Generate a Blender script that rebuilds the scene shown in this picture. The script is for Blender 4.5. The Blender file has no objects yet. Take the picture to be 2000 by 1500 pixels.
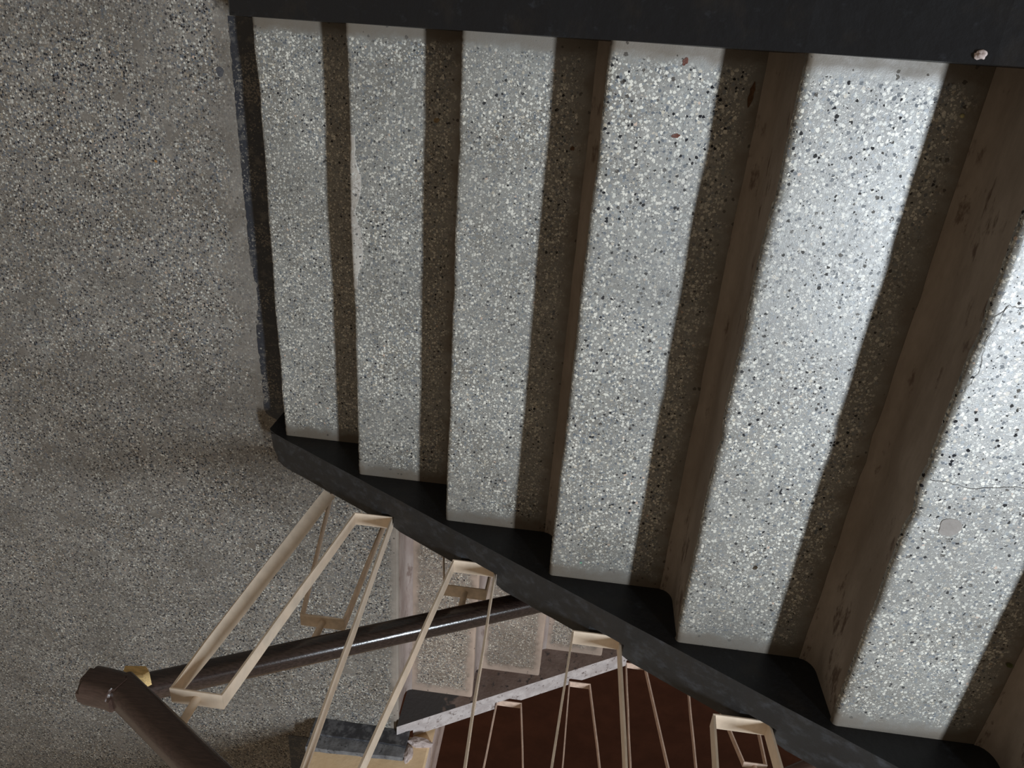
import bpy, bmesh, math, random
from mathutils import Vector, Matrix, noise as mnoise
sc = bpy.context.scene
COL = sc.collection
T, R, W = 0.28, 0.1628, 1.1417          # tread depth, riser height, clear width of the flight
XL = 0.311                              # edge of the landing towards the lower flight
YL0, YL1 = -1.40, -0.27                 # clear width of the lower flight

# ------------------------------------------------------------------ nodes
class N:
    def __init__(s, name):
        s.m = bpy.data.materials.new(name); s.m.use_nodes = True
        s.t = s.m.node_tree; s.t.nodes.clear()
        s.out = s.t.nodes.new('ShaderNodeOutputMaterial')
        s.b = s.t.nodes.new('ShaderNodeBsdfPrincipled')
        s.t.links.new(s.b.outputs[0], s.out.inputs[0])
        tc = s.t.nodes.new('ShaderNodeTexCoord'); s.obj = tc.outputs['Object']
    def put(s, sock, v):
        if isinstance(v, bpy.types.NodeSocket): s.t.links.new(v, sock)
        elif isinstance(v, (tuple, list)) and len(v) == 3 and sock.type == 'RGBA': sock.default_value = (*v, 1)
        else: sock.default_value = v
    def math(s, op, a, b=0.0, clamp=False):
        n = s.t.nodes.new('ShaderNodeMath'); n.operation = op; n.use_clamp = clamp
        s.put(n.inputs[0], a); s.put(n.inputs[1], b); return n.outputs[0]
    def vadd(s, a, b, op='ADD'):
        n = s.t.nodes.new('ShaderNodeVectorMath'); n.operation = op
        s.put(n.inputs[0], a); s.put(n.inputs[1], b); return n.outputs[0]
    def sep(s, v):
        n = s.t.nodes.new('ShaderNodeSeparateXYZ'); s.put(n.inputs[0], v); return n.outputs
    def noise(s, v, scale, detail=3, rough=.55, color=False):
        n = s.t.nodes.new('ShaderNodeTexNoise'); s.put(n.inputs['Vector'], v)
        n.inputs['Scale'].default_value = scale; n.inputs['Detail'].default_value = detail
        n.inputs['Roughness'].default_value = rough
        return n.outputs['Color' if color else 0]
    def voro(s, v, scale, feature='F1'):
        n = s.t.nodes.new('ShaderNodeTexVoronoi'); n.feature = feature; s.put(n.inputs['Vector'], v)
        n.inputs['Scale'].default_value = scale; return n
    def ramp(s, f, stops, interp='LINEAR'):
        n = s.t.nodes.new('ShaderNodeValToRGB'); n.color_ramp.interpolation = interp
        e = n.color_ramp.elements
        while len(e) < len(stops): e.new(.5)
        for q, (p, c) in zip(e, stops):
            q.position = p; q.color = (*c, 1) if isinstance(c, tuple) else (c, c, c, 1)
        s.put(n.inputs[0], f); return n.outputs[0]
    def step(s, f, a, b):
        n = s.t.nodes.new('ShaderNodeMapRange'); n.interpolation_type = 'SMOOTHSTEP'; n.clamp = True
        s.put(n.inputs[0], f); n.inputs[1].default_value = a; n.inputs[2].default_value = b
        n.inputs[3].default_value = 0; n.inputs[4].default_value = 1; return n.outputs[0]
    def mix(s, f, a, b, blend='MIX'):
        n = s.t.nodes.new('ShaderNodeMix'); n.data_type = 'RGBA'; n.blend_type = blend
        s.put(n.inputs[0], f); s.put(n.inputs[6], a); s.put(n.inputs[7], b); return n.outputs[2]
    def bump(s, h, strength, dist):
        n = s.t.nodes.new('ShaderNodeBump'); n.inputs['Strength'].default_value = strength
        n.inputs['Distance'].default_value = dist; s.put(n.inputs['Height'], h)
        s.t.links.new(n.outputs[0], s.b.inputs['Normal'])
    def fin(s, col, rough, spec=.5):
        s.put(s.b.inputs['Base Color'], col); s.put(s.b.inputs['Roughness'], rough)
        s.b.inputs['Specular IOR Level'].default_value = spec; return s.m

def terrazzo(name, mortar, chips, edges, scale=150, tint=(1, 1, 1), cover=(.30, .52), rough=.42, spec=.5, margin=None, big=.46, zone=None, keep=(.80, .78), pits=.10):
    """ground terrazzo: stone chips of several colours set in cement; edges = (axis, at, sign, width) bands left plain"""
    n = N(name)
    oi = n.t.nodes.new('ShaderNodeObjectInfo')
    off = n.math('MULTIPLY', oi.outputs['Random'], 37.0)
    cx = n.t.nodes.new('ShaderNodeCombineXYZ'); n.put(cx.inputs[0], off); n.put(cx.inputs[1], off); n.put(cx.inputs[2], off)
    P = n.vadd(n.obj, cx.outputs[0])
    wob = n.vadd(n.noise(P, 260, 1, color=True), (.5, .5, .5), 'SUBTRACT')
    wob = n.vadd(wob, (.0042, .0042, .0042), 'MULTIPLY')
    Q = n.vadd(P, wob)
    low = n.noise(P, 7, 4, .6)
    mort = n.mix(n.step(n.noise(P, 22, 4, .6), .35, .68), mortar, tuple(c * 1.22 for c in mortar))
    mort = n.mix(n.step(low, .42, .66), mort, tuple(c * .78 * w for c, w in zip(mortar, (1.04, 1, .95))))
    # two sizes of chip
    col = mort
    for sc_, thr, keep in ((scale * 2.0, .37, keep[0]), (scale, big, keep[1])):
        v = n.voro(Q, sc_)
        rs = n.sep(v.outputs['Color'])
        size = n.math('ADD', n.math('MULTIPLY', rs[1], .26), thr - .13)
        inside = n.math('LESS_THAN', v.outputs['Distance'], size)
        on = n.math('LESS_THAN', rs[2], keep)
        m = n.math('MULTIPLY', inside, on)
        cc = n.ramp(rs[0], chips, 'CONSTANT')
        m = n.math('MULTIPLY', m, n.step(n.noise(P, 16, 5, .65), *cover))
        if edges:
            for (ax, at, sg, wd) in edges:
                d = n.math('MULTIPLY', n.math('SUBTRACT', n.sep(n.obj)[ax], at), sg)
                d = n.math('ADD', d, n.math('MULTIPLY', n.math('SUBTRACT', n.noise(P, 45, 3), .5), wd * 1.6))
                m = n.math('MULTIPLY', m, n.step(d, wd * .45, wd * 1.1))
        if zone: m = n.math('MULTIPLY', m, n.math('SUBTRACT', 1.0, zone(n, P)))
        col = n.mix(m, col, cc)
    if edges and margin:
        for (ax, at, sg, wd) in edges:
            d = n.math('MULTIPLY', n.math('SUBTRACT', n.sep(n.obj)[ax], at), sg)
            d = n.math('ADD', d, n.math('MULTIPLY', n.math('SUBTRACT', n.noise(P, 30, 4), .5), wd * 1.5))
            k = n.math('SUBTRACT', 1.0, n.step(d, wd * .2, wd * 1.0))
            col = n.mix(n.math('MULTIPLY', k, .8), col, margin)
    # small pits and pulled-out chips
    v = n.voro(n.vadd(Q, (3.3, 1.7, .9)), 95); rs = n.sep(v.outputs['Color'])
    pit = n.math('MULTIPLY', n.math('LESS_THAN', v.outputs['Distance'], n.math('MULTIPLY', rs[1], .38)), n.math('LESS_THAN', rs[0], pits))
    col = n.mix(n.math('MULTIPLY', pit, .8), col, (.045, .04, .036))
    # traffic dirt
    dirt = n.step(n.noise(P, 4.5, 5, .6), .36, .70)
    col = n.mix(n.math('MULTIPLY', dirt, .45), col, tuple(c * .72 for c in mortar))
    col = n.mix(1.0, col, tint, 'MULTIPLY')
    n.bump(n.noise(P, 500, 2), .12, .002)
    r = n.math('ADD', n.math('MULTIPLY', n.noise(P, 120, 3), .22), rough - .11)
    lum = n.sep(col)[1]
    r = n.math('ADD', r, n.math('MULTIPLY', n.math('SUBTRACT', 1.0, n.step(lum, .05, .14)), .35), True)
    m_ = n.fin(col, r, spec)
    n.put(n.b.inputs['Specular IOR Level'], n.math('MULTIPLY', n.step(lum, .03, .12), spec))
    return m_

def plaster(name, a, b, scale=14, rough=.75, c=None, fine=120, spec=.3, stretch=None):
    n = N(name); P = n.obj
    if stretch: P = n.vadd(P, stretch, 'MULTIPLY')
    col = n.mix(n.step(n.noise(P, scale, 5, .62), .34, .68), a, b)
    if c: col = n.mix(n.step(n.noise(P, scale * 2.3, 5, .7), .56, .66), col, c)
    col = n.mix(n.math('MULTIPLY', n.noise(P, fine, 3), .35), col, tuple(x * .6 for x in a))
    n.bump(n.noise(P, fine * .6, 4), .35, .004)
    return n.fin(col, rough, spec)

def paint_black(name, base, scuff, amt=(.60, .74), rough=.42, specks=None, bump=.25, sp=.5):
    n = N(name); P = n.obj
    S = n.vadd(P, (9, 13, 9), 'MULTIPLY')
    col = n.mix(n.math('MULTIPLY', n.step(n.noise(S, 3.0, 6, .65), *amt), .6), base, scuff)
    col = n.mix(n.math('MULTIPLY', n.step(n.noise(P, 13, 5, .6), .5, .75), .35), col, (.030, .024, .018))
    if specks:
        v = n.voro(P, 55); rs = n.sep(v.outputs['Color'])
        k = n.math('MULTIPLY', n.math('LESS_THAN', v.outputs['Distance'], .17), n.math('GREATER_THAN', rs[0], .86))
        col = n.mix(n.math('MULTIPLY', k, .75), col, specks)
    n.bump(n.noise(P, 70, 4), bump, .004)
    return n.fin(col, n.math('ADD', n.math('MULTIPLY', n.noise(P, 40, 3), .25), rough - .12), sp)

def simple(name, col, rough=.5, var=.25, scale=60, spec=.5, stretch=(1, 1, 1)):
    n = N(name); P = n.vadd(n.obj, stretch, 'MULTIPLY')
    c = n.mix(n.step(n.noise(P, scale, 4, .6), .32, .70), tuple(x * (1 - var) for x in col), tuple(min(1, x * (1 + var)) for x in col))
    n.bump(n.noise(P, scale * 2, 3), .12, .002)
    return n.fin(c, rough, spec)

WH = (.52, .52, .48); WH2 = (.40, .41, .385); BE = (.36, .335, .28); BG = (.075, .088, .105); DK = (.020, .021, .025); GR = (.20, .21, .203); SLATE = (.14, .157, .172); PK = (.40, .31, .25)
CH_TREAD = [(0, WH), (.19, WH2), (.36, GR), (.50, (.27, .275, .265)), (.60, SLATE), (.74, BE), (.78, BG), (.90, DK), (.955, WH), (.993, PK)]
CH_FLOOR = [(0, WH2), (.15, (.30, .29, .265)), (.30, GR), (.44, BG), (.58, DK), (.78, (.24, .21, .165)), (.84, (.11, .12, .135)), (.95, WH), (.99, PK)]
M = {}
M['tread'] = terrazzo('terrazzo_tread', (.160, .161, .153), CH_TREAD,
    [(1, .006, 1, .040), (1, W - .006, -1, .026), (0, .276, -1, .05)], 175, tint=(1.09, 1.04, .98), cover=(.18, .34), margin=(.098, .077, .055), rough=.44, spec=.72, pits=.16)
M['floor'] = terrazzo('terrazzo_landing', (.150, .142, .130), CH_FLOOR, [(0, XL, -1, .035)], 150, tint=(1.10, 1.04, .98), rough=.5, spec=.3, cover=(.28, .46), margin=(.27, .245, .22),
    zone=lambda n, P: n.math('MULTIPLY', n.math('MULTIPLY', n.step(n.math('ADD', n.sep(n.obj)[0], n.math('MULTIPLY', n.math('SUBTRACT', n.noise(P, 11, 5), .5), .22)), -.22, -.15), n.math('SUBTRACT', 1.0, n.step(n.sep(n.obj)[0], -.1, 0.0))), n.math('MULTIPLY', n.step(n.sep(n.obj)[1], -.15, .02), .70)))
M['lower_tread'] = terrazzo('terrazzo_lower', (.19, .168, .15), CH_TREAD,
    [(1, YL0 + .005, 1, .045), (1, YL1 - .01, -1, .04), (0, .0, -1, .042), (0, -.262, 1, .03)], 165, tint=(1.08, .96, .85), cover=(.24, .44), margin=(.37, .31, .275), rough=.6, spec=.3)
M['riser'] = plaster('brown_riser_plaster', (.19, .153, .121), (.28, .235, .195), 11, .62, (.10, .068, .05), stretch=(1, .35, 1))
M['riser_pink'] = plaster('pinkish_riser_plaster', (.25, .19, .165), (.34, .285, .255), 16, .7, (.17, .12, .10), stretch=(1, .3, 1))
M['black'] = paint_black('shaded_black_paint', (.0105, .011, .0125), (.05, .056, .066), (.56, .84), .45, None, sp=.28)  # darker copy of the curb paint: shade of upper curb and inner face in colour
M['black_lit'] = paint_black('lit_black_paint', (.021, .021, .0215), (.066, .072, .083), (.47, .74), .52, None, sp=.4)  # same curb paint, lighter copy: the brighter lower curb top put into its colour
M['band'] = paint_black('worn_black_floor_paint', (.020, .023, .030), (.12, .112, .10), (.50, .66), .36, (.24, .23, .20))
M['curb_worn'] = plaster('worn_whitewashed_curb', (.36, .315, .30), (.52, .47, .45), 17, .7, (.13, .095, .085))
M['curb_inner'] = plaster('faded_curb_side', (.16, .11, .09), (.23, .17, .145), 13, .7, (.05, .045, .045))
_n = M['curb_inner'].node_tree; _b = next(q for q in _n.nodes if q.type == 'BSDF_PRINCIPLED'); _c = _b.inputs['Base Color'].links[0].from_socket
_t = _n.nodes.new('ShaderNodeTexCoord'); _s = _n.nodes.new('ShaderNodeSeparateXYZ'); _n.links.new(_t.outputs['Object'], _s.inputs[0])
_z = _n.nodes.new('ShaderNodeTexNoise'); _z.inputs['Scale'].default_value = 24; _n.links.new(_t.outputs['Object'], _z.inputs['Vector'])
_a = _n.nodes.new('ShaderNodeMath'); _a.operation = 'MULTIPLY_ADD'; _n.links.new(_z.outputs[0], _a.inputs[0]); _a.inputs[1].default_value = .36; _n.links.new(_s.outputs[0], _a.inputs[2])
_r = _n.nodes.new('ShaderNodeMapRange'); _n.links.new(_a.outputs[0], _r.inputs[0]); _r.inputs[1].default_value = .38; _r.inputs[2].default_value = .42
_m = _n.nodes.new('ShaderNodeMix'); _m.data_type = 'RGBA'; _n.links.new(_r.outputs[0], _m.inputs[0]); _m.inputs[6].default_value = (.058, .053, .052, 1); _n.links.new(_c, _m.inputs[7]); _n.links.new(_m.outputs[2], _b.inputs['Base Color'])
_n = M['band'].node_tree; _b = next(q for q in _n.nodes if q.type == 'BSDF_PRINCIPLED'); _c = _b.inputs['Base Color'].links[0].from_socket
_t = _n.nodes.new('ShaderNodeTexCoord'); _z = _n.nodes.new('ShaderNodeTexNoise'); _z.inputs['Scale'].default_value = 190; _z.inputs['Detail'].default_value = 3; _n.links.new(_t.outputs['Object'], _z.inputs['Vector'])
_y = _n.nodes.new('ShaderNodeTexNoise'); _y.inputs['Scale'].default_value = 7; _y.inputs['Detail'].default_value = 4; _n.links.new(_t.outputs['Object'], _y.inputs['Vector'])
_a = _n.nodes.new('ShaderNodeMath'); _a.operation = 'MULTIPLY_ADD'; _n.links.new(_y.outputs[0], _a.inputs[0]); _a.inputs[1].default_value = .75; _n.links.new(_z.outputs[0], _a.inputs[2])
_r = _n.nodes.new('ShaderNodeMapRange'); _n.links.new(_a.outputs[0], _r.inputs[0]); _r.inputs[1].default_value = .96; _r.inputs[2].default_value = 1.04
_m = _n.nodes.new('ShaderNodeMix'); _m.data_type = 'RGBA'; _n.links.new(_r.outputs[0], _m.inputs[0]); _n.links.new(_c, _m.inputs[6]); _m.inputs[7].default_value = (.15, .135, .115, 1); _n.links.new(_m.outputs[2], _b.inputs['Base Color'])
M['base_black'] = paint_black('worn_black_skirting', (.035, .035, .04), (.16, .16, .165), (.45, .62), .5)
M['base_top'] = plaster('scuffed_grey_skirting_top', (.12, .12, .125), (.21, .21, .215), 22, .6, (.045, .045, .05))
M['peach'] = plaster('peach_wall_paint', (.80, .575, .34), (.86, .64, .40), 9, .6, None, 60)
M['pale'] = plaster('pale_pink_plaster', (.42, .34, .315), (.52, .44, .41), 13, .7, (.25, .19, .17))
M['cream'] = simple('cream_enamel', (.77, .645, .51), .42, .08, 30)
M['cream_dull'] = simple('cream_enamel_dusty', (.66, .545, .43), .5, .15, 40)
M['wood_gloss'] = simple('glossy_dark_wood', (.030, .019, .016), .2, .40, 18, .6, (2, 14, 14))
M['cream_pink'] = simple('pinkish_cream_enamel', (.58, .43, .34), .5, .15, 40)
M['wood'] = simple('dark_varnished_wood', (.052, .031, .024), .27, .22, 18, .5, (2, 14, 14))
M['raw'] = simple('raw_yellow_wood', (.66, .47, .21), .6, .25, 20, .3, (3, 20, 20))
M['brown_floor'] = plaster('red_oxide_floor', (.040, .0125, .006), (.055, .018, .009), 4, .6, None, 40, .12)
M['socket'] = simple('dark_socket', (.02, .017, .015), .8)
M['worn'] = terrazzo('worn_cement_patch', (.33, .305, .27), [(0, (.46, .43, .39)), (.35, (.36, .33, .29)), (.66, DK), (.82, WH)], [], 150, cover=(.34, .52), rough=.55)
M['patch'] = plaster('grey_beige_filler', (.20, .178, .160), (.24, .215, .195), 60, .6)
M['crack'] = simple('crack_dirt', (.06, .055, .05), .9)
for nm, c in (('leaf_red', (.20, .07, .045)), ('leaf_brown', (.17, .085, .04)), ('leaf_tan', (.42, .31, .17)), ('leaf_green', (.12, .13, .045)), ('seed', (.38, .34, .17)), ('mint', (.30, .58, .40)), ('paper', (.62, .61, .58)), ('orange', (.55, .30, .10)), ('bug', (.07, .045, .02)), ('stain', (.055, .055, .06))):
    M[nm] = simple(nm + '_bit', c, .6, .25, 220)

# ------------------------------------------------------------------ object helpers
def link(name, bm, mats, parent=None, loc=(0, 0, 0), smooth=False):
    me = bpy.data.meshes.new(name)
    bmesh.ops.recalc_face_normals(bm, faces=bm.faces[:])
    bm.to_mesh(me); bm.free()
    for m in (mats if isinstance(mats, (list, tuple)) else [mats]): me.materials.append(m)
    if smooth:
        me.polygons.foreach_set('use_smooth', [True] * len(me.polygons))
        me.set_sharp_from_angle(angle=math.radians(38))
    o = bpy.data.objects.new(name, me); COL.objects.link(o); o.location = loc
    if parent: o.parent = parent
    return o
def thing(name, label, cat, loc=(0, 0, 0), group=None):
    o = bpy.data.objects.new(name, None); COL.objects.link(o); o.location = loc; o.empty_display_size = .05
    o['label'] = label; o['category'] = cat
    if group: o['group'] = group
    return o
def structure(name, bm, mats, label, cat, loc=(0, 0, 0)):
    o = link(name, bm, mats, None, loc); o['kind'] = 'structure'; o['label'] = label; o['category'] = cat; return o
def add_box(bm, lo, hi, bevel=0, seg=2):
    r = bmesh.ops.create_cube(bm, size=1.0)
    vs = r['verts']
    for v in vs:
        v.co = Vector([lo[k] + (hi[k] - lo[k]) * (v.co[k] + .5) for k in range(3)])
    if bevel:
        es = list({e for v in vs for e in v.link_edges})
        bmesh.ops.bevel(bm, geom=es, offset=bevel, segments=seg, affect='EDGES', profile=.5)
def prism(bm, pts, y0, y1, mat=0):
    """closed XZ outline pushed from y0 to y1"""
    a = [bm.verts.new((x, y0, z)) for x, z in pts]; b = [bm.verts.new((x, y1, z)) for x, z in pts]
    fs = [bm.faces.new(a[::-1]), bm.faces.new(b)]
    n = len(pts)
    for i in range(n): fs.append(bm.faces.new((a[i], a[(i + 1) % n], b[(i + 1) % n], b[i])))
    for f in fs: f.material_index = mat
    return fs
def bar(bm, p0, p1, wy, th):
    """flat steel bar between two points, its wide side along Y"""
    p0, p1 = Vector(p0), Vector(p1); d = (p1 - p0).normalized(); y = Vector((0, 1, 0)); s = d.cross(y).normalized()
    y = s.cross(d).normalized()
    vs = []
    for p in (p0, p1):
        vs.append([bm.verts.new(p + y * (a * wy / 2) + s * (b * th / 2)) for a, b in ((-1, -1), (1, -1), (1, 1), (-1, 1))])
    a, b = vs
    bm.faces.new(a); bm.faces.new(b[::-1])
    fs = [bm.faces.new((a[i], b[i], b[(i + 1) % 4], a[(i + 1) % 4])) for i in range(4)]
    es = [e for e in bm.edges if e.is_valid and any(v in a for v in e.verts) and any(v in b for v in e.verts)]
    bmesh.ops.bevel(bm, geom=es, offset=.0009, segments=1, affect='EDGES')
def sweep(bm, path, prof, up=Vector((0, 0, 1))):
    """profile (across, up) swept along a polyline with closed ends"""
    path = [Vector(p) for p in path]; rings = []
    for i, p in enumerate(path):
        a = path[max(0, i - 1)]; b = path[min(len(path) - 1, i + 1)]
        d = (b - a).normalized(); s = d.cross(up).normalized(); u = s.cross(d).normalized()
        rings.append([bm.verts.new(p + s * x + u * z) for x, z in prof])
    n = len(prof)
    for r0, r1 in zip(rings, rings[1:]):
        for k in range(n): bm.faces.new((r0[k], r0[(k + 1) % n], r1[(k + 1) % n], r1[k]))
    bm.faces.new(rings[0][::-1]); bm.faces.new(rings[-1])
def rprof(w, h, r, seg=5):
    pts = []
    for cx, cz, a0 in ((w / 2 - r, h / 2 - r, 0), (-w / 2 + r, h / 2 - r, 90), (-w / 2 + r, -h / 2 + r, 180), (w / 2 - r, -h / 2 + r, 270)):
        for k in range(seg + 1):
            a = math.radians(a0 + 90 * k / seg); pts.append((cx + r * math.cos(a), cz + r * math.sin(a)))
    return pts

# ------------------------------------------------------------------ steps
CHIPS = {1: [(.98, .006, .05), (.80, .004, .06), (.40, -.003, .10), (.13, -.004, .05)],
         2: [(.90, .004, .03), (.70, -.003, .12), (.45, .003, .05)],
         3: [(.93, .006, .018), (.62, .003, .05), (.30, .003, .04)],
         4: [(.95, .004, .04), (.60, .002, .04), (.35, .003, .03)],
         5: [(.50, .009, .020), (.80, -.003, .08), (.95, .004, .03), (.25, .003, .02)],
         6: [(.49, .008, .020), (.545, -.006, .02), (.80, .006, .025), (.66, -.003, .04), (.30, .004, .03)]}
def nose(k, y):
    """wear of the nosing line along the step, positive = worn back"""
    d = .0022 * mnoise.noise((y * 5, k * 7.3, 0)) + .0010 * mnoise.noise((y * 22, k * 3.1, 4)) + .0010 * mnoise.noise((y * 75, k * 5.7, 9)) + .0011 * mnoise.noise((y * 170, k * 4.7, 2))
    for c, a, w in CHIPS.get(k, []):
        d += .6 * a * math.exp(-((y - c) / w) ** 2)
    return d
def tread_bm(k, y0, y1, depth, th=.017, sign=1, ny=460, r=.010):
    """slab with rounded worn nosing at x=0, top at z=0; sign=-1 builds the nosing towards +x"""
    bm = bmesh.new(); rows = []
    prof = [(.0035, -th), (0.0, -th + .004)]
    for j in range(6):
        a = math.radians(90 * j / 5); prof.append((r - r * math.cos(a), -r + r * math.sin(a)))
    prof += [(.02, 0), (.05, 0), (.12, 0), (depth - .03, 0), (depth, .0), (depth, -th)]
    for i in range(ny + 1):
        y = y0 + (y1 - y0) * i / ny; row = []
        d = nose(k, y - y0)
        for x, z in prof:
            f = max(0, 1 - x / .05)
            zz = z - (.25 * max(0, d) * f if z > -.004 else 0)
            row.append(bm.verts.new((sign * (x + d * f), y, zz)))
        rows.append(row)
    n = len(prof)
    for a, b in zip(rows, rows[1:]):
        for j in range(n): bm.faces.new((a[j], b[j], b[(j + 1) % n], a[(j + 1) % n]))
    bm.faces.new(rows[0]); bm.faces.new(rows[-1][::-1])
    return bm
def riser_bm(k, y0, y1, th=.017, sign=1, ny=40, h=None):
    """riser face under the nosing, with a hand-trowelled cove at its foot"""
    bm = bmesh.new(); rows = []; h = h or R
    prof = [(.03, -th), (.003, -th), (.0055, -h + .035)]
    for j in range(1, 6):
        a = math.radians(90 * j / 5); prof.append((.0055 - .026 * (1 - math.cos(a)), -h + .035 - .0335 * math.sin(a)))
    prof += [(-.020, -h), (.03, -h)]
    for i in range(ny + 1):
        y = y0 + (y1 - y0) * i / ny
        d = nose(k, y - y0) * .5 + .0015 * mnoise.noise((y * 9, k * 2.2, 3)) + .001
        rows.append([bm.verts.new((sign * (x + (d if x < .02 else 0)), y, z)) for x, z in prof])
    n = len(prof)
    for a, b in zip(rows, rows[1:]):
        for j in range(n): bm.faces.new((a[j], b[j], b[(j + 1) % n], a[(j + 1) % n]))
    bm.faces.new(rows[0]); bm.faces.new(rows[-1][::-1])
    return bm

NS = 8
stair = thing('staircase', 'grey terrazzo flight of steps edged by black painted curbs, rising right from the landing', 'staircase')
treads = {}
for k in range(1, NS + 1):
    loc = ((k - 1) * T, 0, k * R)
    treads[k] = link('tread', tread_bm(k, 0, W, T + .004), M['tread'], stair, loc, True)
    link('riser', riser_bm(k, 0, W), M['riser'], stair, loc, True)
# curbs (stringers): straight sloping top, notches on the outer strip where the railing's bottom bars sit
CZ = lambda x: .181 + .5814 * x
BARS = [  # uprights of the upper railing: (x, z) bottom, (x, z) top
    ((.184, .305), (.113, 1.035)), ((.292, .405), (.217, 1.035)), ((.397, .405), (.430, 1.217)), ((.596, .550), (.521, 1.217)),
    ((.706, .550), (.722, 1.395)), ((.908, .742), (.850, 1.395)), ((1.015, .742), (1.018, 1.575)), ((1.201, .922), (1.135, 1.575)),
    ((1.311, .922), (1.325, 1.745)), ((1.515, 1.095), (1.450, 1.745)), ((1.622, 1.095), (1.635, 1.93)), ((1.82, 1.28), (1.76, 1.93)), ((1.927, 1.28), (1.94, 2.09))]
X0C, X1C = -.060, 2.24
def curb_outline(notches, X0C=-.060, seed=0):
    top = [(X0C, .0), (X0C, CZ(X0C) - .012), (X0C + .012, CZ(X0C + .012))]
    for (xa, xb, z) in notches:
        xs = max(top[-1][0] + .004, (z - .181) / .5814)
        if xs < xb - .006: top += [(xs, CZ(xs)), (xb, z), (xb, CZ(xb))]
    fine = []
    for (xa, za), (xb, zb) in zip(top[2:], top[3:] + [(X1C, CZ(X1C))]):
        m = max(1, int((xb - xa) / .02)); fine += [(xa + (xb - xa) * i / m, za + (zb - za) * i / m + (.0016 * mnoise.noise((xa + (xb - xa) * i / m) * Vector((14, 3, 1)) + Vector((seed, 0, 0))) + .0009 * mnoise.noise((xa + (xb - xa) * i / m) * Vector((60, 3, 1)))) * (i > 0)) for i in range(m)]
    top = top[:2] + fine
    top += [(X1C, CZ(X1C)), (X1C, CZ(X1C) - .42), (.62, CZ(.62) - .42 if CZ(.62) - .42 > 0 else .12), (.311, 0)]
    return top
notch = [(BARS[i][0][0] - .006, BARS[i + 1][0][0] + .007, BARS[i][0][1] - .012) for i in range(1, len(BARS) - 1, 2)]
bm = bmesh.new()
prism(bm, curb_outline([]), -.066, 0)
prism(bm, curb_outline(notch), -.104, -.066)
# round the front outer corner in plan
for v in bm.verts:
    if v.co.y < -.09 and v.co.x < X0C + .02: v.co.x += .028
    if -.07 < v.co.y < -.05 and v.co.x < X0C + .02: v.co.x += .006
bmesh.ops.bevel(bm, geom=[e for e in bm.edges if (abs(e.verts[0].co.y - e.verts[1].co.y) < 1e-5) and (abs(e.verts[0].co.y) < 1e-4 or e.verts[0].co.y < -.10) and all(abs(v.co.z - CZ(v.co.x)) < .004 for v in e.verts) and e.calc_length() > .012], offset=.006, segments=2, affect='EDGES')
bm.normal_update()
for f in bm.faces: f.material_index = 1 if f.normal.y > .7 else 0  # inner face gets the darker copy, its shade set by colour
link('stringer', bm, [M['black_lit'], M['black']], stair)
bm = bmesh.new(); prism(bm, curb_outline([], -.070, 5), W, W + .22)
bmesh.ops.bevel(bm, geom=[e for e in bm.edges if abs(e.verts[0].co.y - e.verts[1].co.y) < 1e-5 and abs(e.verts[0].co.y - W) < 1e-4 and all(abs(v.co.z - CZ(v.co.x)) < .004 for v in e.verts) and e.calc_length() > .012], offset=.007, segments=2, affect='EDGES')
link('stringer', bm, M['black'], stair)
# repairs and cracks on single treads
def blob(bm, outline, z, th=.0012):
    a = [bm.verts.new((x, y, z)) for x, y in outline]; b = [bm.verts.new((x, y, z - th * 3)) for x, y in outline]
    bm.faces.new(a); bm.faces.new(b[::-1]); n = len(a)
    for i in range(n): bm.faces.new((a[i], a[(i + 1) % n], b[(i + 1) % n], b[i]))
bm = bmesh.new(); rnd = random.Random(4)
blob(bm, [(.063 + (.0165 + .0022 * math.sin(3 * a + 1) + .001 * rnd.random()) * math.cos(a), .473 + (.0185 + .0018 * math.cos(2 * a)) * math.sin(a)) for a in [2 * math.pi * i / 26 for i in range(26)]], .0009)
o = link('filled_hole', bm, M['patch'], treads[6]); o['label'] = 'round grey-beige filler patch'
def crack(k, pts, w=.0011):
    bm = bmesh.new(); rn = random.Random(k * 3 + len(pts)); P = []
    for (x0, y0), (x1, y1) in zip(pts, pts[1:]):
        for j in range(7):
            f = j / 7; P.append((x0 + (x1 - x0) * f + rn.uniform(-.0015, .0015), y0 + (y1 - y0) * f + rn.uniform(-.0015, .0015)))
    P.append(pts[-1]); up = []; dn = []
    for i, (x, y) in enumerate(P):
        a = P[max(0, i - 1)]; b = P[min(len(P) - 1, i + 1)]; dx, dy = b[0] - a[0], b[1] - a[1]; L = math.hypot(dx, dy) or 1
        ww = w * (.35 + .65 * rn.random()) * .5
        up.append((x - dy / L * ww, y + dx / L * ww)); dn.append((x + dy / L * ww, y - dx / L * ww))
    for i in range(len(P) - 1):
        bm.faces.new([bm.verts.new((*q, .0006)) for q in (up[i], up[i + 1], dn[i + 1], dn[i])])
    o = link('crack', bm, M['crack'], treads[k]); o['label'] = 'thin dark crack'
crack(6, [(.006, .556), (.03, .556), (.07, .548), (.137, .562), (.20, .55)])
crack(6, [(.004, .82), (.022, .845), (.05, .842), (.10, .86)])
crack(6, [(.022, .845), (.010, .79), (.016, .74), (.004, .70)], .0008)
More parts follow.
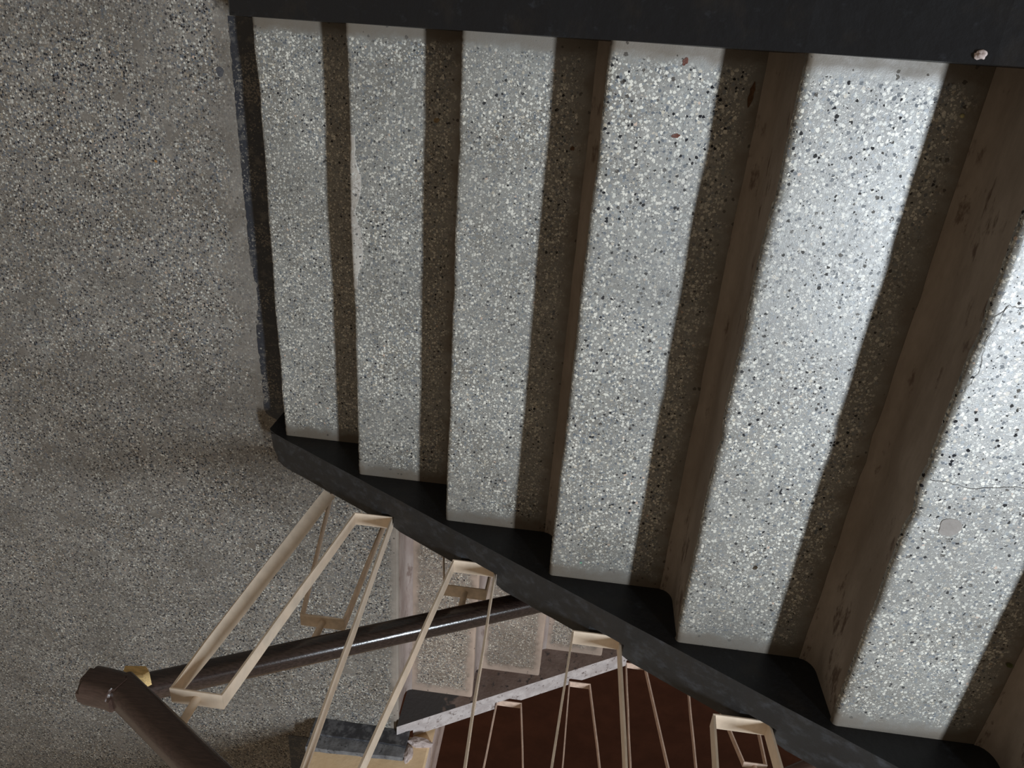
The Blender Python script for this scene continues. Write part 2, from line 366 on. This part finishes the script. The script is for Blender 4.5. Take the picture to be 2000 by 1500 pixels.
# beige worn lens along the nosing of the second step
bm = bmesh.new(); ys = [.548 + (.915 - .548) * i / 60 for i in range(61)]; rows = []
for y in ys:
    f = (y - .548) / (.915 - .548)
    wd = .026 * min(1, math.sin(math.pi * min(1, f * 1.02)) * 1.5) * (1 - .55 * math.exp(-((y - .74) / .035) ** 2)) * (1 - .45 * max(0, (f - .75) / .25)) + .0015
    d = nose(2, y); row = []
    for x, z in ((.0012, -.010), (.0004, -.0062), (.003, -.0022), (.0075, .0001), (.012, .0006), (None, .0008), (None, -.0008)):
        xx = (max(wd, .0125) if x is None else x) + (.0015 if (x is None and z < 0) else 0)
        fall = max(0, 1 - xx / .05)
        row.append(bm.verts.new((xx + d * fall - .0007, y, z - .25 * max(0, d) * fall + .0004)))
    rows.append(row)
for a, b in zip(rows, rows[1:]):
    for j in range(6): bm.faces.new((a[j], a[j + 1], b[j + 1], b[j]))
o = link('worn_patch', bm, M['worn'], treads[2], (0, 0, 0), True); o['label'] = 'pale cement repair along the worn nosing'

# ------------------------------------------------------------------ landing, wall pier, floor far below
bm = bmesh.new()
def slab(bm, pts, z0, z1):
    a = [bm.verts.new((x, y, z1)) for x, y in pts]; b = [bm.verts.new((x, y, z0)) for x, y in pts]; n = len(pts)
    bm.faces.new(a); bm.faces.new(b[::-1])
    for i in range(n): bm.faces.new((a[i], b[i], b[(i + 1) % n], a[(i + 1) % n]))
slab(bm, [(-3.2, -4.0), (-.03, -4.0), (-.03, -1.462), (XL, -1.462), (XL, -.17), (.30, -.17), (.30, -.05), (.03, -.05), (.03, 2.4), (-3.2, 2.4)], -.017, 0)
bmesh.ops.bevel(bm, geom=[e for e in bm.edges if all(abs(v.co.x - XL) < 1e-4 and v.co.z > -.01 for v in e.verts)], offset=.008, segments=3, affect='EDGES')
structure('floor', bm, M['floor'], 'grey speckled terrazzo landing at the foot of the upper flight', 'floor')
bm = bmesh.new(); slab(bm, [(-3, -9), (6, -9), (6, 3), (-3, 3)], -3.4, -3.25)
structure('floor.001', bm, M['brown_floor'], 'dark red-brown floor far below in the stairwell', 'floor')
# painted border on the landing along the first step, ragged edge and broken lower end
rnd = random.Random(8)
def ragged(y0, y1, n, fx):
    return [(fx(y0 + (y1 - y0) * i / n), y0 + (y1 - y0) * i / n) for i in range(n + 1)]
left = ragged(W + .0, -.052, 300, lambda y: -.137 + .004 * mnoise.noise((y * 6, 1, 0)) + .009 * max(0, mnoise.noise((y * 42, 2, 0))) * (1.6 if y < .5 else .7) + (.06 * max(0, 1 - (y + .054) / .045) ** 2 if y < -.009 else 0) + (.012 * math.exp(-((y - .38) / .07) ** 2)))
bm = bmesh.new(); blob(bm, [(.0015, W)] + left + [(-.064, -.050), (-.0625, .0015), (.0015, .0015)], .0015)
structure('trim_1', bm, M['band'], 'worn black painted border on the landing along the first step', 'painted border')
bm = bmesh.new(); blob(bm, [(-.165, -1.578), (-.032, -1.578), (-.032, -3.9), (-.165, -3.9)], .0015)
structure('trim_2', bm, M['band'], 'black painted border on the landing left of the peach wall pier', 'painted border')
bm = bmesh.new(); add_box(bm, (-.03, -1.80, 0), (.455, -1.478, 2.6), .012)
add_box(bm, (.37, -1.80, -1.6), (.455, -1.5, 0.01))
for f in bm.faces:
    f.material_index = 1 if f.normal.x > .9 else 0
structure('wall_front', bm, [M['peach'], M['pale']], 'peach painted wall pier at the edge of the landing', 'wall')
bm = bmesh.new(); prism(bm, [(-.034, 0), (.362, 0), (.374, .12), (-.012, .14)][:0] or [(-.036, .0015), (.360, .0015), (.360, .072), (-.036, .072)], -1.50, -1.447)
fs = prism(bm, [(-.034, .072), (.358, .072), (.358, .118), (-.034, .132)], -1.50, -1.456, 1)
bmesh.ops.subdivide_edges(bm, edges=[e for e in bm.edges if e.calc_length() > .2], cuts=24)
for v in bm.verts:
    k = mnoise.noise(v.co * 19); v.co.y += .004 * k; v.co.z += .004 * mnoise.noise(v.co * 23 + Vector((3, 1, 7))) if v.co.z > .05 else 0
for f in bm.faces:
    if f.normal.z > .7: f.material_index = 1
structure('baseboard_front', bm, [M['base_black'], M['base_top']], 'scuffed black skirting along the foot of the peach wall pier', 'baseboard')
bm = bmesh.new()
for (cx, cy, cz, rx, ry, rz) in ((.408, -1.474, .030, .052, .020, .022), (.372, -1.478, .085, .020, .018, .040)):
    vs = bmesh.ops.create_icosphere(bm, subdivisions=3, radius=1)['verts']
    for v in vs:
        k = 1 + .22 * mnoise.noise(v.co * 2.1 + Vector((cx * 9, 0, 0)))
        v.co = Vector((cx + rx * v.co.x * k, cy + ry * v.co.y * k, max(.0, cz + rz * v.co.z * k)))
structure('trim_3', bm, M['pale'], 'pale broken plaster lump between pier skirting and lower curb', 'trim')

# ------------------------------------------------------------------ lower flight
low = thing('staircase', 'pinkish terrazzo flight descending right from the landing beneath the upper curb', 'staircase', (XL, 0, 0))
NL = 7
for k in range(0, NL + 1):
    loc = (k * T, 0, -k * R)
    if k: link('tread', tread_bm(20 + k, YL0, YL1, T + .004, sign=-1, ny=70), M['lower_tread'], low, loc, True)
    link('riser', riser_bm(20 + k, YL0, YL1, th=.017, sign=-1), M['riser_pink'], low, loc, True)
LZ = lambda x: .030 - .5814 * (x - XL)
def low_curb(x0, xn, notches=(), h0=0):
    top = [(x0, LZ(x0) - .30), (x0, LZ(x0))]
    for (xa, xb, z) in notches:       # the sloping top falls to the right, so the notch opens on its left side
        xe = XL + (.030 - z) / .5814
        if xe > xa + .006: top += [(xa, LZ(xa)), (xa, z), (xe, LZ(xe))]
    return top + [(xn, LZ(xn)), (xn, LZ(xn) - .30)]
LB = [((.695, -.245), (.660, .54)), ((.803, -.245), (.878, .38)), ((1.013, -.400), (.985, .38)), ((1.107, -.400), (1.172, .225)),
      ((1.280, -.555), (1.272, .225)), ((1.371, -.555), (1.442, .068)), ((1.573, -.705), (1.541, .068)), ((1.630, -.705), (1.750, -.105)),
      ((1.860, -.87), (1.842, -.105)), ((1.95, -.87), (2.02, -.27)), ((2.15, -1.04), (2.12, -.27))]
ln = [(LB[i][0][0] - .006, LB[i + 1][0][0] + .006, LB[i][0][1] - .010) for i in range(0, 9, 2)]
bm = bmesh.new()
prism(bm, low_curb(XL + .001, 2.4), YL0 - .05, YL0, 0)
prism(bm, low_curb(.372, 2.4, ln), YL0 - .085, YL0 - .05, 0)
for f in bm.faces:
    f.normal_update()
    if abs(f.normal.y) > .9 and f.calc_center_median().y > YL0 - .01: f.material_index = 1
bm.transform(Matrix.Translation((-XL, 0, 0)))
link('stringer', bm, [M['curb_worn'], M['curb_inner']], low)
bm = bmesh.new(); prism(bm, low_curb(XL + .002, 2.4), YL1 + .001, YL1 + .045); bm.transform(Matrix.Translation((-XL, 0, 0)))
link('stringer', bm, M['curb_worn'], low)

# ------------------------------------------------------------------ railings
def railing(root, bars, y, wy, th, mat, first_top, zt, stub_z, rail_y=None, twist=0):
    """square-wave railing: uprights, then bottom and top bars joining them in turn, and a round stub up to the handrail"""
    rx = root.location
    L = lambda x, z, yy=y: (x - rx.x, yy - rx.y, z - rx.z)
    ry = rail_y if rail_y is not None else y
    for i, (b, t) in enumerate(bars):
        bm = bmesh.new(); rn = random.Random(i + 11)
        n = 6; pts = []
        for j in range(n + 1):
            f = j / n; w = math.sin(math.pi * f) * rn.uniform(-.0012, .0012)
            pts.append(L(b[0] + (t[0] - b[0]) * f + w, b[1] + (t[1] - b[1]) * f))
        n0 = len(bm.verts)
        sweep(bm, pts, [(-wy / 2, -th / 2), (wy / 2, -th / 2), (wy / 2, th / 2), (-wy / 2, th / 2)], Vector((1, 0, 0)))
        if twist and i == 0:          # the first upright is wrung so its broad face turns towards the flight
            bm.verts.ensure_lookup_table()
            for j, v in enumerate(bm.verts):
                c = Vector(pts[j // 4]); f = (j // 4) / n
                v.co = c + Matrix.Rotation(math.radians(twist * (1 - f) ** .6), 3, 'Z') @ (v.co - c)
        link('upright', bm, mat, root)
    for i in range(len(bars) - 1):
        a, b = bars[i], bars[i + 1]
        top = (i % 2 == 0) == first_top
        p, q = (a[1], b[1]) if top else (a[0], b[0])
        bm = bmesh.new(); bar(bm, L(p[0] - th / 2, p[1]), L(q[0] + th / 2, q[1]), wy * 1.04, th)
        link('top_bar' if top else 'bottom_bar', bm, mat, root)
        if top:
            mx = (p[0] + q[0]) / 2; bm = bmesh.new(); z1 = stub_z(mx)
            if z1 is not None and z1 > p[1]:
                c = [(.0085 * math.cos(2 * math.pi * k / 14), .0085 * math.sin(2 * math.pi * k / 14)) for k in range(14)]
                sweep(bm, [L(mx, p[1] + .001), L(mx, (p[1] + z1) / 2, (y + ry) / 2), L(mx, z1, ry)], c, Vector((1, 0, 0)))
                link('rail_stub', bm, mat, root, (0, 0, 0), True)

UY = -.094
up = thing('railing', 'cream square-wave metal railing with dark wood handrail along the upper black curb', 'railing', (.185, UY, .292))
RZ = lambda x: 1.040 + .578 * (x - .013)
railing(up, BARS, UY, .038, .0045, M['cream'], True, None, lambda x: RZ(x) - .028, None, 58)
bm = bmesh.new()
sweep(bm, [(x - .185, 0, RZ(x) - .292) for x in (.004, .3, .7, 1.2, 1.7, 2.1)], rprof(.056, .060, .017))
o = link('handrail', bm, M['wood'], up, (0, 0, 0), True)
bm = bmesh.new()
sweep(bm, [(x - .185, 0, z - .292) for x, z in ((.020, 1.050), (-.004, 1.043), (-.030, 1.040), (-.062, 1.038))], rprof(.060, .066, .018))
bmesh.ops.bevel(bm, geom=[e for e in bm.edges if len(e.link_faces) == 2 and any(len(f.verts) > 6 for f in e.link_faces)], offset=.008, segments=3, affect='EDGES')
link('rail_end', bm, M['wood'], up, (0, 0, 0), True)

IY = -.19
LI = [((.105, .0), (.241, .690)), ((.335, .02), (.349, .690)), ((.46, -.02), (.570, .523)), ((.70, -.17), (.681, .523)), ((.80, -.215), (.87, .33)), ((1.03, -.345), (1.0, .33)), ((1.13, -.41), (1.18, .15)), ((1.36, -.54), (1.33, .15))]
li = thing('railing', 'cream metal railing of the descending flight under the upper railing, with glossy dark handrail', 'railing', (.105, IY, 0))
IZ = lambda x: .936 - .503 * x
railing(li, LI, IY - .012, .036, .0045, M['cream_dull'], True, None, lambda x: IZ(x) - .02, -.20)
bm = bmesh.new()
sweep(bm, [(x - .105, -.20 - IY, IZ(x)) for x in (-.012, .2, .5, .8, 1.2, 1.6)], rprof(.054, .056, .020))
link('handrail', bm, M['wood_gloss'], li, (0, 0, 0), True)
bm = bmesh.new()
prism(bm, [(-.030, .968), (.012, .962), (.026, .974), (.018, .984), (-.024, .990)], -.150, -.112)
bm.transform(Matrix.Translation((-.105, -IY, 0)))
o = link('joint_wedge', bm, M['raw'], li); o['label'] = 'raw yellow wood wedge at the broken rail joint'

OY = YL0 - .107
ot = thing('railing', 'thin cream metal railing standing on the outer whitewashed curb above the dark brown stairwell', 'railing', (.694, OY, -.215))
railing(ot, LB, OY, .030, .0055, M['cream_pink'], False, None, lambda x: .905 - .56 * x + .065)
bm = bmesh.new()
sweep(bm, [(x - .694, 0, .905 - .56 * x + .09 + .215) for x in (.62, 1.0, 1.5, 2.25)], rprof(.052, .056, .018))
link('handrail', bm, M['wood'], ot, (0, 0, 0), True)

# ------------------------------------------------------------------ litter on the steps and the landing
def flake(name, label, cat, mat, x, y, z, L, wd, ang, curl=.25, seed=1, lobes=0, group=None):
    bm = bmesh.new(); rn = random.Random(seed); n = 10; rows = []
    for i in range(n + 1):
        f = i / n; w = wd / 2 * (math.sin(math.pi * f) ** .7 + .04) * (1 + .25 * rn.uniform(-1, 1))
        xx = L * (f - .5); zz = curl * L * ((f - .5) ** 2) + .0006
        rows.append([bm.verts.new((xx, -w, zz + curl * w * .5)), bm.verts.new((xx, 0, zz)), bm.verts.new((xx, w, zz + curl * w * .5))])
    for a, b in zip(rows, rows[1:]):
        for j in range(2): bm.faces.new((a[j], a[j + 1], b[j + 1], b[j]))
    ext = bmesh.ops.solidify(bm, geom=bm.faces[:], thickness=.0006)
    zmin = min(v.co.z for v in bm.verts)
    for v in bm.verts: v.co.z -= zmin
    o = link(name, bm, mat, None, (x, y, z), True); o.rotation_euler = (0, 0, ang)
    o['label'] = label; o['category'] = cat
    if name == 'dry_leaf': o['group'] = 'leaf litter on the steps'
    return o
def on(k, x, y): return ((k - 1) * T + x, y, k * R + .0003)
flake('dry_leaf', 'small reddish dry leaf scrap lying mid-tread on the fourth step', 'leaf', M['leaf_red'], *on(4, .132, 1.0), .016, .007, .2)
flake('dry_leaf', 'reddish dry leaf scrap at the top end of the fourth step by the black curb', 'leaf', M['leaf_red'], *on(4, .128, 1.118), .014, .008, 1.2, seed=2)
flake('dry_leaf', 'long curled brown dry leaf against the riser in shadow on the fourth step', 'leaf', M['leaf_brown'], *on(4, .246, 1.075), .042, .009, 1.5, .12, seed=3)
flake('dry_leaf', 'dark brown leaf crumb in the shadow of the third step', 'leaf', M['leaf_brown'], *on(3, .232, .945), .010, .008, .5, seed=4)
flake('dry_leaf', 'tan leaf flake in the shadow of the second step', 'leaf', M['leaf_tan'], *on(2, .203, .961), .014, .009, .4, seed=5)
flake('dry_leaf', 'green leaf lying in shadow on the highest visible step', 'leaf', M['leaf_green'], *on(6, .252, .203), .016, .009, -.6, seed=6)
flake('dry_leaf', 'dark brown crumpled leaf bit on the lower half of the fifth step', 'leaf', M['bug'], *on(5, .122, .22), .011, .008, .9, .4, seed=7)
flake('paint_fleck', 'tiny mint green paint fleck near the nosing at the lower end of the fourth step', 'paint fleck', M['mint'], *on(4, .071, .048), .006, .006, 0, .05, seed=8)
flake('paper_scrap', 'small white scrap lying on the left of the landing', 'paper scrap', M['paper'], -.779, -.009, .0003, .013, .008, -1, .2, seed=9)
flake('leaf_crumb', 'tiny orange crumb on the landing left of the black border', 'crumb', M['orange'], -.389, .757, .0003, .009, .007, .3, .2, seed=10)
bm = bmesh.new(); bmesh.ops.create_uvsphere(bm, u_segments=12, v_segments=8, radius=.0032)
o = link('seed', bm, M['seed'], None, on(5, .236, 1.075), True); o.location.z += .0028; o['label'] = 'round pale seed in shadow at the top end of the fifth step'; o['category'] = 'seed'
bm = bmesh.new(); vs = bmesh.ops.create_icosphere(bm, subdivisions=3, radius=1)['verts']
for v in vs:
    k = 1 + .35 * mnoise.noise(v.co * 1.7); v.co = Vector((.0075 * v.co.x * k, .0055 * v.co.y * k, max(0, .005 * v.co.z * k + .002)))
o = link('plaster_crumb', bm, M['pale'], None, (1.300, 1.152, CZ(1.300) - .002), True); o.rotation_euler = (0, -.527, 0); o['label'] = 'pale plaster crumb stuck on the edge of the upper right black curb'; o['category'] = 'plaster crumb'
bm = bmesh.new(); blob(bm, [(.010 * math.cos(a) * (1 + .15 * math.sin(3 * a)), .013 * math.sin(a)) for a in [2 * math.pi * i / 20 for i in range(20)]], .0016)
o = link('chewing_gum', bm, M['stain'], None, (-.172, 1.006, 0)); o['label'] = 'dark grey flattened blob on the landing by the black border'; o['category'] = 'gum blob'

# ------------------------------------------------------------------ light
def area(name, loc, target, sx, sy, power, col):
    l = bpy.data.lights.new(name, 'AREA'); l.shape = 'RECTANGLE'; l.size = sx; l.size_y = sy; l.energy = power; l.color = col
    o = bpy.data.objects.new(name, l); COL.objects.link(o); o.location = loc
    d = Vector(target) - Vector(loc); z = -d.normalized(); y = Vector((0, 1, 0)); x = y.cross(z).normalized(); y = z.cross(x)
    o.rotation_euler = Matrix((x, y, z)).transposed().to_euler(); return o
area('ceiling_tube', (3.8, .10, 5.2), (.9, .4, .5), .22, 1.7, 400, (.82, .91, 1.0))
l = bpy.data.lights.new('well_light', 'POINT'); l.energy = 13; l.color = (1, .55, .26); l.shadow_soft_size = .08
o = bpy.data.objects.new('well_light', l); COL.objects.link(o); o.location = (2.5, -2.3, -.9)
l = bpy.data.lights.new('well_light', 'POINT'); l.energy = 5; l.color = (1, .55, .26); l.shadow_soft_size = .08  # second warm light, added to grade the well floor; no such lamp is seen
o = bpy.data.objects.new('well_light', l); COL.objects.link(o); o.location = (-.2, -5.2, -2.3)
w = bpy.data.worlds.new('World'); sc.world = w; w.use_nodes = True
bg = w.node_tree.nodes['Background']; bg.inputs[0].default_value = (1.0, .81, .61, 1); bg.inputs[1].default_value = .22

# ------------------------------------------------------------------ camera
a, b, c = -.4393, .1033, .0687
Rx = Matrix.Rotation(a, 3, 'X'); Ry = Matrix.Rotation(b, 3, 'Y'); Rz = Matrix.Rotation(c, 3, 'Z')
cam = bpy.data.cameras.new('Camera'); co = bpy.data.objects.new('Camera', cam); COL.objects.link(co)
co.matrix_world = Matrix.Translation((.8127, 1.1219, 1.9753)) @ (Rz @ Ry @ Rx).to_4x4()
cam.sensor_fit = 'HORIZONTAL'; cam.sensor_width = 36; cam.lens = 1380.1 * 36 / 2000; cam.clip_start = .02
sc.camera = co
sc.view_settings.view_transform = 'Standard'; sc.view_settings.look = 'None'; sc.view_settings.exposure = 0; sc.view_settings.gamma = 1
